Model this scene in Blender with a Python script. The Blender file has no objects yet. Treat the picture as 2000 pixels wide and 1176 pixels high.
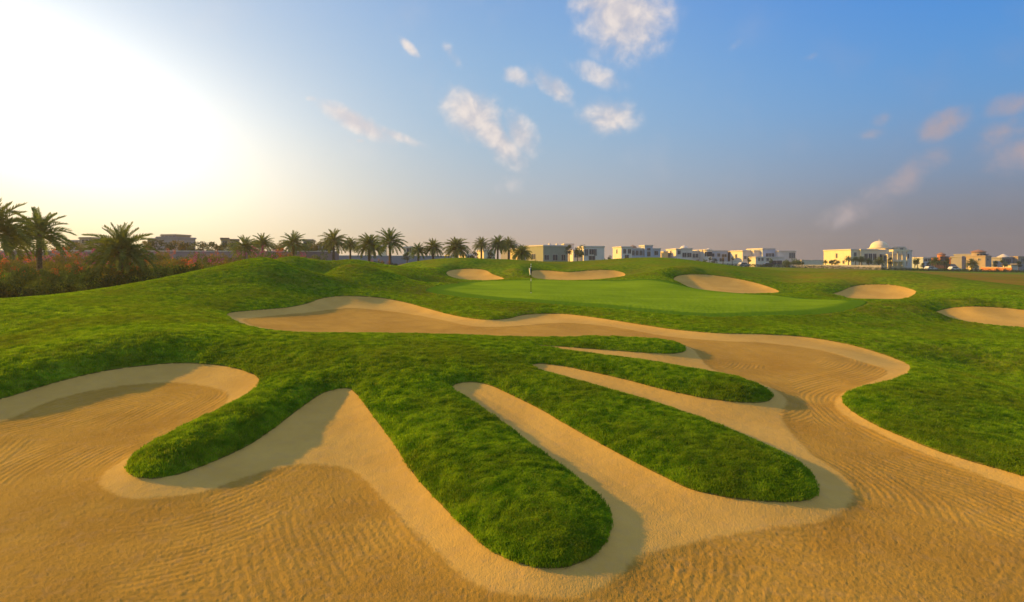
import bpy, math, random
import numpy as np
from mathutils import Vector, Matrix
R = math.radians
SC = bpy.context.scene
COL = SC.collection
# ---------------------------------------------------------------- camera (level, shifted: verticals stay upright)
F = 1111.0          # focal length in pixels of a 2000 px wide frame
HY = 510.0          # row of the horizon
CZ = 4.2            # height of the camera above the foreground sand
cd = bpy.data.cameras.new('camera'); cam = bpy.data.objects.new('camera', cd); COL.objects.link(cam)
cd.sensor_width = 36.0; cd.lens = 36.0 * F / 2000.0
cd.shift_y = -(588.0 - HY) / 2000.0
cd.clip_start = 0.1; cd.clip_end = 20000
cam.location = (0, 0, CZ); cam.rotation_euler = (R(90), 0, 0)
SC.camera = cam
SC.view_settings.view_transform = 'Standard'; SC.view_settings.look = 'None'
SC.view_settings.gamma = 1.0; SC.view_settings.exposure = 0.4
SC.view_settings.use_curve_mapping = False
SC.cycles.max_bounces = 6; SC.cycles.diffuse_bounces = 3; SC.cycles.transparent_max_bounces = 8
SC.cycles.transmission_bounces = 3; SC.cycles.volume_bounces = 0
# ---------------------------------------------------------------- sun and sky
SUN_AZ, SUN_EL = R(-75.0), R(19.0)       # azimuth from +Y, towards +X positive
SDIR = Vector((math.sin(SUN_AZ) * math.cos(SUN_EL), math.cos(SUN_AZ) * math.cos(SUN_EL), math.sin(SUN_EL)))
ld = bpy.data.lights.new('sun', 'SUN'); lo = bpy.data.objects.new('sun', ld); COL.objects.link(lo)
ld.energy = 5.0; ld.angle = R(0.6); ld.color = (1.0, 0.55, 0.045)
lo.rotation_euler = SDIR.to_track_quat('Z', 'Y').to_euler(); lo.location = SDIR * 300

class NT:
    """small helper that writes shader nodes as expressions"""
    def __init__(s, nt): s.t = nt; s.n = nt.nodes; s.l = nt.links
    def node(s, typ, **kw):
        n = s.n.new(typ)
        for k, v in kw.items(): setattr(n, k, v)
        return n
    def put(s, sock, v):
        if isinstance(v, bpy.types.NodeSocket): s.l.new(v, sock)
        elif v is not None: sock.default_value = v
    def m(s, op, a, b=None, c=None, clamp=False):
        n = s.node('ShaderNodeMath', operation=op, use_clamp=clamp)
        s.put(n.inputs[0], a); s.put(n.inputs[1], b) if b is not None else None
        if c is not None: s.put(n.inputs[2], c)
        return n.outputs[0]
    def rng(s, v, a, b, c=0.0, d=1.0, smooth=True):
        n = s.node('ShaderNodeMapRange', interpolation_type='SMOOTHSTEP' if smooth else 'LINEAR')
        s.put(n.inputs[0], v); s.put(n.inputs[1], a); s.put(n.inputs[2], b); s.put(n.inputs[3], c); s.put(n.inputs[4], d)
        return n.outputs[0]
    def mix(s, f, a, b, mode='MIX'):
        n = s.node('ShaderNodeMix', data_type='RGBA', blend_type=mode)
        s.put(n.inputs[0], f)
        for i, v in ((6, a), (7, b)):
            s.put(n.inputs[i], (*v, 1.0) if isinstance(v, tuple) and len(v) == 3 else v)
        return n.outputs[2]
    def noise(s, vec, scale, detail=3.0, rough=0.55, dist=0.0):
        n = s.node('ShaderNodeTexNoise'); s.put(n.inputs['Vector'], vec)
        n.inputs['Scale'].default_value = scale; n.inputs['Detail'].default_value = detail
        n.inputs['Roughness'].default_value = rough; n.inputs['Distortion'].default_value = dist
        return n.outputs['Fac']
    def attr(s, name):
        n = s.node('ShaderNodeAttribute', attribute_name=name); return n.outputs['Fac']
    def bump(s, h, strength=1.0, dist=1.0, normal=None):
        n = s.node('ShaderNodeBump'); n.inputs['Strength'].default_value = strength
        n.inputs['Distance'].default_value = dist; s.put(n.inputs['Height'], h)
        if normal is not None: s.put(n.inputs['Normal'], normal)
        return n.outputs[0]

W = bpy.data.worlds.new('World'); SC.world = W; W.use_nodes = True
w = NT(W.node_tree); w.n.clear()
sky = w.node('ShaderNodeTexSky', sky_type='NISHITA', sun_disc=False, sun_elevation=SUN_EL, sun_rotation=SUN_AZ,
             altitude=0.0, air_density=1.3, dust_density=3.0, ozone_density=1.5)
tc = w.node('ShaderNodeTexCoord'); sx = w.node('ShaderNodeSeparateXYZ'); w.put(sx.inputs[0], tc.outputs['Generated'])
X_, Y_, Z_ = sx.outputs
az = w.m('ARCTAN2', X_, Y_); el = w.m('ARCSINE', Z_)
# angular distance to the centre of the glare (a glow painted into the sky, well to one side of the sun)
GA, GE = R(-45), R(12.5)
dax = w.m('SUBTRACT', az, GA); dae = w.m('SUBTRACT', el, GE)
cg = w.node('ShaderNodeCombineXYZ'); w.put(cg.inputs[0], az); w.put(cg.inputs[1], el)
mg = w.node('ShaderNodeMapping', vector_type='TEXTURE'); w.put(mg.inputs[0], cg.outputs[0])
mg.inputs[1].default_value = (R(-40.5), R(11.8), 0); mg.inputs[2].default_value = (0, 0, R(-18)); mg.inputs[3].default_value = (R(14.0), R(6.4), 1)
lg = w.node('ShaderNodeVectorMath', operation='LENGTH'); w.put(lg.inputs[0], mg.outputs[0]); gam = lg.outputs['Value']
def ramp(fac, stops):
    n = w.node('ShaderNodeValToRGB'); cr = n.color_ramp; cr.interpolation = 'B_SPLINE'
    while len(cr.elements) > 1: cr.elements.remove(cr.elements[-1])
    for i, (p, c) in enumerate(stops):
        e = cr.elements[0] if i == 0 else cr.elements.new(p)
        e.position = p; e.color = (*[((v/255+.055)/1.055)**2.4 if v > 10 else v/255/12.92 for v in c], 1)
    w.put(n.inputs[0], fac); return n.outputs[0]
elf = w.rng(el, 0.0, R(60), 0, 1, False)  # highest ramp stops brighten the unseen upper sky, added as ambient fill
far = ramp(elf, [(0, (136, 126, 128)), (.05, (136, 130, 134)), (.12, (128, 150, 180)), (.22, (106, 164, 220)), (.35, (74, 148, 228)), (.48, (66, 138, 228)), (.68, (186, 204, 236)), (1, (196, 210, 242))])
mid = ramp(elf, [(0, (215, 184, 158)), (.04, (196, 178, 164)), (.12, (186, 198, 208)), (.22, (163, 196, 224)), (.35, (147, 188, 230)), (.48, (120, 165, 225)), (.68, (186, 204, 236)), (1, (196, 210, 242))])
near = ramp(elf, [(0, (255, 222, 160)), (.05, (255, 236, 188)), (.12, (255, 244, 216)), (.22, (236, 240, 240)), (.36, (196, 216, 238)), (.48, (190, 210, 240)), (.68, (205, 218, 240)), (1, (196, 210, 242))])
f1 = w.rng(w.m('ABSOLUTE', dax), R(5), R(47), 0, 1)
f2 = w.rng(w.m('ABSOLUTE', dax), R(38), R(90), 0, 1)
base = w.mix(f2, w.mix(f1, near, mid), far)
glow1 = w.m('MULTIPLY', w.m('EXPONENT', w.m('MULTIPLY', w.m('POWER', gam, 1.5), -1.0)), 1.0)
glow2 = w.m('MULTIPLY', w.m('EXPONENT', w.m('DIVIDE', gam, -1.1)), 0.28)
# clouds: angular blobs (azimuth, elevation) broken by noise
cv = w.node('ShaderNodeCombineXYZ'); w.put(cv.inputs[0], az); w.put(cv.inputs[1], el)
nz = w.noise(cv.outputs[0], 24.0, 6.0, 0.56, 0.25); nz2 = w.noise(cv.outputs[0], 9.0, 3.0, 0.5)
CL = [  # px, py, rx, ry (pixels), tilt deg, strength
 (1215, 25, 92, 75, -30, 1.0), (1175, 0, 60, 40, 0, .9), (800, 93, 26, 9, -40, .62), (882, 106, 28, 12, -50, .5),
 (925, 225, 62, 42, -30, 1.0), (962, 262, 86, 28, -45, 1.0), (1015, 262, 48, 30, -50, .8), (695, 238, 70, 18, -24, 1.15), (765, 262, 66, 10, -18, .7),
 (1010, 150, 36, 16, -20, .6), (1080, 168, 46, 20, -38, .8), (1170, 148, 60, 20, -25, .6), (1190, 228, 56, 34, 0, .78),
 (1000, 360, 44, 20, 10, .35), (1720, 232, 20, 14, 30, .5), (1697, 262, 26, 13, 0, .4), (1845, 240, 50, 28, 28, .6),
 (1975, 285, 60, 50, 20, .62), (1965, 205, 45, 24, 0, .5), (1780, 340, 70, 30, 35, .5), (1680, 400, 90, 30, 30, .4), (610, 193, 12, 6, 0, .5),
 (1590, 108, 22, 9, 10, .3), (1440, 85, 20, 8, 30, .3), (704, 275, 8, 4, 0, .6)]
acc = None
for px, py, rx, ry, tilt, st in CL:
    a0 = math.atan((px - 1000) / F); cosa = math.cos(a0); e0 = math.atan((HY - py) / F * cosa)
    mp = w.node('ShaderNodeMapping', vector_type='TEXTURE')
    w.put(mp.inputs[0], cv.outputs[0]); mp.inputs[1].default_value = (a0, e0, 0); mp.inputs[2].default_value = (0, 0, R(tilt))
    mp.inputs[3].default_value = (1.7 * rx / F * cosa, 1.7 * ry / F * cosa, 1)
    ln = w.node('ShaderNodeVectorMath', operation='LENGTH'); w.put(ln.inputs[0], mp.outputs[0])
    g = w.m('MULTIPLY', w.rng(ln.outputs['Value'], 1.0, 0.0, 0, 1), st)
    acc = g if acc is None else w.m('MAXIMUM', acc, g)
cm = w.m('ADD', acc, w.m('MULTIPLY', w.m('SUBTRACT', nz, 0.5), 1.5))
cmask = w.m('MULTIPLY', w.rng(cm, 0.0, 1.05), w.rng(acc, 0.02, 0.35))
thin = w.m('MULTIPLY', w.rng(nz2, 0.5, 0.8), 0.10)
cmask = w.m('MINIMUM', w.m('ADD', w.m('MULTIPLY', cmask, 0.92), thin), 1.0)
cshade = w.mix(w.rng(nz, 0.35, 0.7), (0.66, 0.62, 0.66), (1.0, 0.88, 0.80))
cshade = w.mix(w.rng(az, R(10), R(38)), cshade, (0.50, 0.40, 0.42))
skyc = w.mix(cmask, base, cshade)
wm = w.node('ShaderNodeMix', data_type='RGBA', blend_type='ADD'); wm.inputs[0].default_value = 1.0
w.put(wm.inputs[6], skyc)
gl = w.mix(0.0, (1.0, 0.93, 0.78), (0, 0, 0))
def scale(col, f):
    n = w.node('ShaderNodeVectorMath', operation='SCALE'); w.put(n.inputs[0], col); w.put(n.inputs[3], f); return n.outputs[0]
w.put(wm.inputs[7], scale(gl, w.m('ADD', glow1, glow2)))
nish = scale(sky.outputs[0], 0.05)
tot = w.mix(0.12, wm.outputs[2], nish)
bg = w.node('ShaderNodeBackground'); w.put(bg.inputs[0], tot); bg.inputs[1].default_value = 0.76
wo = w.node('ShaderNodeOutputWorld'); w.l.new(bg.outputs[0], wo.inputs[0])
W.cycles.sampling_method = 'MANUAL'; W.cycles.sample_map_resolution = 512

# ---------------------------------------------------------------- terrain: height field in (angle, log distance)
def P(px, py, Y): return ((px - 1000) / F * Y, Y, (HY - py) / F * Y)
CP = [  # px, py, forward distance: where the ground is seen
 (1000,1176,7.0),(0,1176,7.0),(2000,1176,7.0),(-600,1176,7.0),(2600,1176,7.0),(1000,1700,3.92),(-1500,1700,3.92),(3500,1700,3.92),
 (100,900,11.4),(0,790,14.3),(300,712,17.6),(500,740,16.4),(250,930,10.7),(450,850,12.7),(680,757,15.7),(700,900,11.7),(1100,1100,7.9),
 (1190,1010,9.2),(890,750,16),(1100,900,11.4),(1590,950,10.35),(1040,712,18.15),(1300,800,14.4),(1505,775,15.7),(1048,673,21.1),
 (1340,686,20.8),(1440,700,20.2),(1778,718,19.2),(1648,775,16.1),(2000,928,10.9),(1800,865,12.5),(1560,656,25.5),(1320,643,26.7),
 (1060,612,33.2),(950,624,29.7),(700,578,37.6),(700,650,23.8),(445,612,28.3),(750,700,17.8),(600,680,18.95),(300,670,18.75),
 (100,650,19.8),(0,640,20.9),(-300,640,20.9),(0,700,17),(300,600,25.9),(100,600,24.7),(560,640,24.5),(850,648,25.5),
 (520,505,41.5),(400,530,37),(300,555,33),(150,577,29.5),(0,587,27),(-200,600,25),(450,517,39.5),(600,533,40.5),(640,545,40.5),
 (575,501,53),(650,520,52),(650,532,47.5),(680,517,46),(690,507,55),(630,543,43.5),(780,545,45.5),(870,553,47),(750,522,54),(800,538,51),
 (700,560,41),(600,570,37.5),(500,570,34),(450,590,31),(520,540,37.5),(400,560,34),
 (1300,614,32.05),(960,590,38.2),(840,576,42),(1037,573,42.3),(1050,597,35.75),(850,562,49),(1000,547,55.5),(1150,549,55.5),
 (1350,562,51),(1550,582,44.7),(1690,603,38.2),(1450,620,31.8),(1250,580,42),
 (780,527,67),(830,515,69),(900,508,72),(1000,507,74),(1060,515,72),(1110,520,72),(1170,512,74),(1250,503,78),(1310,504,78),
 (1380,512,74),(1450,521,72),(925,525,65),(930,547,59),(872,534,61),(985,544,59),(1130,530,64),(1040,530,64),(1100,547,59),
 (1220,537,62),(1180,528,64),(1350,536,58),(1440,543,58),(1340,560,53),(1430,572,50),(1520,570,52),(1315,546,56),
 (1560,545,60),(1600,541,60),(1700,529,62),(1780,531,60),(1860,545,56),(1950,560,50),(2000,570,46),(2200,590,42),(1900,535,120),
 (1950,545,80),(1560,524,150),(1620,577,50),(1700,556,54),(1785,567,51),(1750,584,48),(1800,600,42),(1825,610,38),
 (1900,599,38),(2000,606,37),(1900,630,35),(2000,640,33),(1900,575,45),(2000,583,42),(1700,650,29),(1850,680,24),(1900,720,22.6),(1760,690,23.3),
 (2000,700,22.5),(2000,850,13.3),(2000,800,15.6),(2300,850,14.2),(2300,760,18.6),(1720,775,15.9),(2300,1000,9),
 (1550,523,200),(1700,527,200),(2000,533,200),(2300,536,200)]
CZP = [  # px, forward distance, height relative to the camera: ground hidden behind crests, and far off
 (600,46.5,-1.8),(640,48,-2.1),(620,57,-1.9),(560,46.5,-1.1),(590,45,-1.5),(690,50.5,-1.0),(400,50,-2),(300,43,-2.6),(150,38,-3),(0,35,-3),(-300,35,-3),(480,58,-1.2),(570,68,-1.6),(700,70,-1.8),(780,66,-1.9),
 (850,96,-1.6),(1000,96,-1.6),(1110,100,-1.6),(1250,100,-1.6),(1400,96,-1.8),(1640,75,-2.5),(1800,75,-2.6),(1950,62,-2.6),
 (0,60,-2.1),(300,60,-2),(550,75,-2),(0,110,-1.3),(300,110,-1.2),(600,110,-1.2),(800,150,-1.2),(1000,200,-1.1),(1300,200,-1.6),
 (1200,150,-1.5),(-800,60,-2.3),(-800,120,-2),(3000,60,-3.5),(3000,200,-3.5)]
pts = [P(*c) for c in CP] + [((p - 1000) / F * y, y, z) for p, y, z in CZP]
for a in range(0, 360, 20):                      # all round, so the ground continues beyond the frame
    a = R(a if a <= 180 else a - 360)
    for r, z in ((1.2, -4.2), (2.6, -4.2), (14, -4.0), (40, -3.2), (120, -2.6)):
        if abs(a) > R(62) or r < 2: pts.append((math.sin(a) * r, math.cos(a) * r, z))
    for r, z in ((420, -2.6), (1200, -2.8), (4000, -3.0)): pts.append((math.sin(a) * r, math.cos(a) * r, z))
pts = np.array(pts)
def lp(x, y): return np.stack([np.arctan2(x, y), 0.5 * np.log(x * x + y * y)], -1)
Q = lp(pts[:, 0], pts[:, 1])
def tps(r2): return 0.5 * r2 * np.log(r2 + 1e-12)
n = len(Q)
K = tps(((Q[:, None] - Q[None]) ** 2).sum(-1)) + np.eye(n) * 1e-4
A = np.zeros((n + 3, n + 3)); A[:n, :n] = K; A[:n, n] = 1; A[:n, n+1:] = Q; A[n, :n] = 1; A[n+1:, :n] = Q.T
wt = np.linalg.solve(A, np.concatenate([pts[:, 2], np.zeros(3)]))
def base_h(x, y):
    """terrain height relative to the camera, before the lips of the bunkers"""
    x = np.asarray(x, float); y = np.asarray(y, float); q = lp(x.ravel(), y.ravel()).astype(np.float32); out = np.empty(len(q)); Q4 = Q.astype(np.float32); w4 = (wt[:n]).astype(np.float32)
    for i in range(0, len(q), 4000):
        c = q[i:i+4000]
        r2 = (c[:, :1] - Q4[None, :, 0]) ** 2 + (c[:, 1:] - Q4[None, :, 1]) ** 2 + np.float32(1e-9)
        out[i:i+4000] = (r2 * np.log(r2)) @ w4 * .5 + wt[n] + c @ wt[n+1:]
    return out.reshape(x.shape)
LY = np.exp(np.linspace(math.log(4.0), math.log(260.0), 1400))
def hit(px, py, ymin=4.0):
    """first point of the ground along the sight line through a pixel (real distance, from the relief itself)"""
    k = (px - 1000) / F; z = base_h(LY * k, LY); row = HY - z / LY * F
    ok = np.where((row <= py) & (LY >= ymin))[0]
    if len(ok) == 0: return None
    i = ok[0]
    if i == 0: return np.array([LY[0] * k, LY[0]])
    t = (row[i-1] - py) / max(row[i-1] - row[i], 1e-9); y = LY[i-1] + (LY[i] - LY[i-1]) * min(max(t, 0), 1)
    return np.array([y * k, y])
def spline(poly, step=5):
    p = np.array(poly, float); m = len(p); out = []
    for i in range(m):
        a, b, c, d = p[i-1], p[i], p[(i+1) % m], p[(i+2) % m]
        for t in np.arange(step) / step:
            out.append(0.5 * ((2*b) + (c-a)*t + (2*a-5*b+4*c-d)*t*t + (3*b-a-3*c+d)*t**3))
    return np.array(out)
def ground_poly(poly, step=5, ymin=4.0):
    o = [hit(x, y, ymin) for x, y in spline(poly, step)]
    o = [q for q in o if q is not None]
    keep = [o[0]]
    for q in o[1:]:
        if np.hypot(*(q - keep[-1])) > 0.02: keep.append(q)
    return np.array(keep)
MAIN = [(-420,950),(-150,812),(0,778),(100,748),(200,724),(300,711),(370,708),(440,714),(490,727),(507,742),(495,762),(460,785),(400,820),
 (340,850),(290,873),(258,893),(248,912),(262,927),(300,932),(350,924),(420,898),(480,870),(530,838),(580,800),(620,772),(650,760),
 (680,757),(692,764),(705,777),(730,812),(770,865),(810,925),(860,980),(910,1030),(960,1073),(1020,1098),(1070,1106),(1120,1100),
 (1160,1080),(1185,1050),(1193,1015),(1180,985),(1140,945),(1080,900),(1020,855),(960,810),(920,782),(890,765),(882,756),(893,748),
 (925,745),(960,752),(1000,770),(1060,800),(1120,835),(1180,868),(1250,905),(1310,935),(1350,953),(1400,965),(1460,974),(1520,978),
 (1570,975),(1593,965),(1595,945),(1580,922),(1545,895),(1490,868),(1400,830),(1300,795),(1200,765),(1120,742),(1070,728),(1045,718),
 (1038,711),(1060,709),(1100,714),(1160,726),(1230,742),(1300,760),(1370,775),(1430,783),(1480,785),(1503,780),(1508,770),(1490,757),
 (1450,742),(1380,727),(1300,712),(1220,700),(1150,690),(1090,681),(1052,675),(1060,673.5),(1110,677),(1180,682),(1260,688),(1315,689.5),(1338,684),
 (1332,674),(1300,667),(1240,662),(1150,659.5),(1050,659),(1000,658),(900,655),(800,652),(700,651),(620,651),(560,648),(510,642),
 (470,632),(447,620),(443,613),(455,609),(500,605),(560,600),(600,592),(625,583),(660,578),(700,578),(750,582),(800,592),(850,606),
 (900,618),(950,624),(990,622),(1020,615),(1060,612),(1110,613),(1180,622),(1250,633),(1320,643),(1400,650),(1480,652),(1560,656),
 (1640,668),(1700,683),(1750,700),(1778,713),(1778,724),(1755,738),(1710,750),(1670,760),(1648,771),(1648,785),(1670,805),(1710,828),
 (1760,850),(1830,878),(1900,900),(2000,928),(2150,975),(2400,1060),(3200,1500),(2400,1650),(1000,1650),(-700,1650),(-1300,1300)]
BK = {
 'b2': [(872,536),(876,529),(900,525),(930,525),(950,528),(962,535),(985,544),(960,547.5),(920,547),(885,543)],
 'b3': [(1036,536),(1042,528),(1070,528),(1110,531),(1150,528),(1190,527),(1217,532),(1219,539),(1190,545),(1130,547.5),(1070,546.5),(1044,543)],
 'b4': [(1315,548),(1322,539),(1350,535.5),(1390,537),(1440,544),(1490,556),(1523,569.5),(1490,573),(1430,572),(1370,566),(1330,558)],
 'b5': [(1618,577),(1640,569),(1670,558),(1710,555),(1750,557),(1785,566),(1788,573),(1765,583),(1710,585.5),(1650,582)],
 'b6': [(1822,612),(1850,602),(1895,598),(1950,600),(2020,607),(2090,618),(2110,634),(2060,642),(1990,639),(1910,631),(1850,620)]}
GREEN = [(832,571),(848,562),(895,554),(980,548.5),(1050,548),(1150,550.5),(1250,555.5),(1350,563.5),(1450,573),(1550,583),(1620,591),
 (1682,600),(1690,606),(1640,612),(1550,616),(1450,619),(1370,619),(1250,613),(1150,605),(1050,596.5),(960,589),(880,581)]
RAKED = [(-420,1000),(-160,850),(0,812),(100,772),(200,749),(280,739),(360,738),(430,750),(447,767),(430,790),(380,825),(310,860),(240,893),(205,915),
 (200,935),(225,952),(270,960),(330,955),(400,945),(470,920),(550,898),(620,893),(690,905),(740,950),(790,1000),(850,1055),(900,1100),
 (960,1132),(1050,1145),(1130,1142),(1200,1112),(1250,1068),(1330,1045),(1400,1027),(1500,1012),(1600,1002),(1645,982),(1665,950),
 (1645,915),(1590,880),(1550,840),(1525,800),(1535,775),(1500,748),(1440,728),(1390,712),(1365,690),(1350,676),(1290,660),(1150,653),(1000,651),(850,648),(700,645),(600,644),
 (530,637),(480,625),(478,617),(520,611),(590,604),(650,594),(700,590),(780,600),(850,616),(930,632),(1020,630),(1100,625),(1200,633),(1300,650),(1400,659),
 (1500,663),(1600,676),(1690,700),(1735,720),(1690,744),(1648,765),(1632,785),(1662,812),(1725,842),(1800,875),(2000,945),(2200,1014),
 (3200,1620),(2400,1800),(-700,1800),(-1300,1500)]
def polydist(x, y, poly):
    """signed distance, positive inside"""
    poly = poly.astype(np.float32); x = x.astype(np.float32); y = y.astype(np.float32)
    a = poly; b = np.roll(poly, -1, 0); d = b - a; L2 = (d ** 2).sum(1) + np.float32(1e-10)
    out = np.empty(len(x))
    for i in range(0, len(x), 2500):
        px = x[i:i+2500, None]; py = y[i:i+2500, None]
        ux = px - a[:, 0]; uy = py - a[:, 1]
        t = np.clip((ux * d[:, 0] + uy * d[:, 1]) / L2, 0, 1)
        ux -= t * d[:, 0]; uy -= t * d[:, 1]; dd = np.sqrt((ux * ux + uy * uy).min(1))
        cross = ((a[:, 1] > py) != (b[:, 1] > py)) & (px < (d[:, 0] / np.where(d[:, 1] == 0, 1e-9, d[:, 1])) * (py - a[:, 1]) + a[:, 0])
        out[i:i+2500] = np.where(cross.sum(1) % 2 == 1, dd, -dd)
    return out
WP = {'main': ground_poly(MAIN, 4)}
for k, v in BK.items(): WP[k] = ground_poly(v, 5, 30.0)
WG = ground_poly(GREEN, 4, 25.0); WR = ground_poly(RAKED, 4)
def sdist(x, y, poly, pad):
    """signed distance to a polygon, only worked out near it"""
    sh = x.shape; x = x.ravel(); y = y.ravel(); o = np.full(len(x), -99.0)
    m = (x > poly[:, 0].min() - pad) & (x < poly[:, 0].max() + pad) & (y > poly[:, 1].min() - pad) & (y < poly[:, 1].max() + pad)
    idx = np.where(m)[0]
    if len(idx): o[idx] = polydist(x[idx], y[idx], poly)
    return o.reshape(sh)
AMP = [(450,850,.46),(350,890,.40),(600,770,.34),(1000,950,.26),(1120,1050,.24),(850,800,.24),(1400,900,.26),(1540,950,.26),(1200,820,.24),
 (1300,740,.22),(1440,770,.27),(1200,670,.16),(1300,680,.2),(700,655,.03),(500,645,.03),(900,656,.03),(1000,662,.03),(445,612,.12),(560,595,.18),(640,575,.18),
 (720,575,.12),(1000,608,.2),(1300,640,.1),(1600,660,.08),(1750,715,.06),(1660,775,.16),(1900,900,.14),(2000,930,.14),(100,740,.34),
 (300,700,.28),(500,720,.12),(650,740,.2),(800,860,.3),(1060,665,.05)]
AMP2 = [(866,534,.9),(880,524,.8),(990,545,.03),(930,548,.02),(960,528,.2),(1032,534,.6),(1050,526,.5),(1222,537,.1),(1100,548,.02),(1130,527,.15),
 (1310,549,.9),(1340,534,.8),(1400,536,.4),(1525,570,.03),(1430,573,.02),(1470,548,.25),(1612,577,.6),(1650,562,.55),(1700,553,.4),
 (1790,570,.08),(1700,587,.02),(1815,612,.8),(1860,598,.8),(1950,597,.5),(1900,633,.03),(2010,643,.03)]
AM = np.array([(*hit(a, b), c) for a, b, c in AMP] + [(*hit(a, b, 30.0), c) for a, b, c in AMP2])
def amp(x, y):
    num = 0; den = 0
    for ax, ay, av in AM:
        wgt = 1.0 / (((x - ax) ** 2 + (y - ay) ** 2) / (ax * ax + ay * ay) * 400 + .02) ** 2
        num = num + wgt * av; den = den + wgt
    return num / den
# value noise on a lattice (vectorised)
rs = np.random.RandomState(7); LAT = rs.rand(256, 256)
def vnoise(x, y, s, o=0):
    x = x / s + 37.3 * (o + 1); y = y / s + 11.9 * (o + 1)
    xi = np.floor(x).astype(int); yi = np.floor(y).astype(int); fx = x - xi; fy = y - yi
    fx = fx*fx*(3-2*fx); fy = fy*fy*(3-2*fy)
    g = lambda i, j: LAT[(xi+i) & 255, (yi+j) & 255]
    return (g(0,0)*(1-fx)+g(1,0)*fx)*(1-fy)+(g(0,1)*(1-fx)+g(1,1)*fx)*fy - .5
def sst(x): x = np.clip(x, 0, 1); return x*x*(3-2*x)
def fields(x, y):
    """distance inside the sand (>0) or outside it (<0), amplitude of the lip"""
    d = np.maximum.reduce([sdist(x, y, WP[k], 10.5) for k in WP]); return d
def grass_h(x, y, d=None):
    if d is None: d = fields(x, y)
    b = base_h(x, y); out = np.maximum(-d, 0); rr = np.hypot(x, y); fr = sst((rr - 30) / 8); wdt = .95 + 1.05 * fr
    t = np.clip(out / wdt, 0, 1); bump = (1 - (1 - t) ** 2.3) * (1 - sst((out - 1.5 * wdt) / (3.5 * wdt)))
    near = (d > -10.5)
    a = np.zeros_like(b); a[near] = amp(x[near], y[near]) * .80
    h = b + a * bump
    rough = np.clip(out / .25, 0, 1) * sst((60 - rr) / 40)
    h = h + rough * (.03 * vnoise(x, y, .40) + .05 * vnoise(x, y, .13, 1) + .05 * vnoise(x, y, 1.9, 2))
    ins = np.maximum(d, 0)
    h = h - np.minimum(ins * 2.5, 0.9)
    return h
def dish(d, x, y):
    rr = np.hypot(x, y); fr = sst((rr - 30) / 8); deep = .13 + .27 * fr
    return 0.02 + deep * (1 - np.exp(-np.maximum(d, 0) / (.38 + .42 * fr)))
def sand_h(x, y, d, rk):
    h = base_h(x, y) - dish(d, x, y)
    k = sst((rk + .1) / .35); rr = np.hypot(x, y); fade = sst((30 - rr) / 20)
    h = h + .03 * vnoise(x, y, 1.7, 3) * sst(d / .5) - .02 * k
    h = h + k * fade * (.008 * vnoise(x, y, .08, 4) + .012 * vnoise(x, y, .04, 5))
    h = h + (1 - k) * fade * .006 * vnoise(x, y, .2, 7)
    return h
# ---------------------------------------------------------------- helpers for objects
def tag(o, label=None, cat=None, group=None, kind=None):
    for k, v in (('label', label), ('category', cat), ('group', group), ('kind', kind)):
        if v: o[k] = v
    return o
def link(o, parent=None):
    COL.objects.link(o); o.parent = parent; return o
def empty(name, loc, rz=0.0, label=None, cat=None, group=None):
    o = link(bpy.data.objects.new(name, None)); o.location = loc; o.rotation_euler = (0, 0, rz); o.empty_display_size = .3
    return tag(o, label, cat, group)
class MB:
    def __init__(s): s.v = []; s.f = []
    def add(s, v, f):
        b = len(s.v); s.v += [tuple(p) for p in v]; s.f += [tuple(i + b for i in q) for q in f]
    def box(s, x0, x1, y0, y1, z0, z1):
        s.add([(x0,y0,z0),(x1,y0,z0),(x1,y1,z0),(x0,y1,z0),(x0,y0,z1),(x1,y0,z1),(x1,y1,z1),(x0,y1,z1)],
              [(0,3,2,1),(4,5,6,7),(0,1,5,4),(1,2,6,5),(2,3,7,6),(3,0,4,7)])
    def lathe(s, prof, cx=0, cy=0, n=16, a0=0.0):
        b = []
        for r, z in prof:
            for i in range(n): a = a0 + 2*math.pi*i/n; b.append((cx + r*math.cos(a), cy + r*math.sin(a), z))
        f = []
        for j in range(len(prof)-1):
            for i in range(n): f.append((j*n+i, j*n+(i+1) % n, (j+1)*n+(i+1) % n, (j+1)*n+i))
        f.append(tuple(range(n))[::-1]); f.append(tuple(range((len(prof)-1)*n, len(prof)*n)))
        s.add(b, f)
    def tube(s, p, r, n=6):
        p = [Vector(q) for q in p]; m = len(p); b = []
        for i, q in enumerate(p):
            t = (p[min(i+1, m-1)] - p[max(i-1, 0)]).normalized()
            u = t.cross(Vector((0, 0, 1)) if abs(t.z) < .9 else Vector((1, 0, 0))).normalized(); v = t.cross(u)
            rr = r[i] if isinstance(r, (list, tuple)) else r
            for k in range(n): a = 2*math.pi*k/n; b.append(q + u*(rr*math.cos(a)) + v*(rr*math.sin(a)))
        f = [(j*n+i, j*n+(i+1) % n, (j+1)*n+(i+1) % n, (j+1)*n+i) for j in range(m-1) for i in range(n)]
        s.add(b, f + [tuple(range(n))[::-1], tuple(range((m-1)*n, m*n))])
    def mesh(s, name, mat, smooth=False):
        me = bpy.data.meshes.new(name); me.from_pydata(s.v, [], s.f); me.materials.append(mat)
        if smooth: me.polygons.foreach_set('use_smooth', [True] * len(me.polygons))
        me.update(); return me
    def build(s, name, mat, parent=None, smooth=False):
        return link(bpy.data.objects.new(name, s.mesh(name, mat, smooth)), parent)
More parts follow.
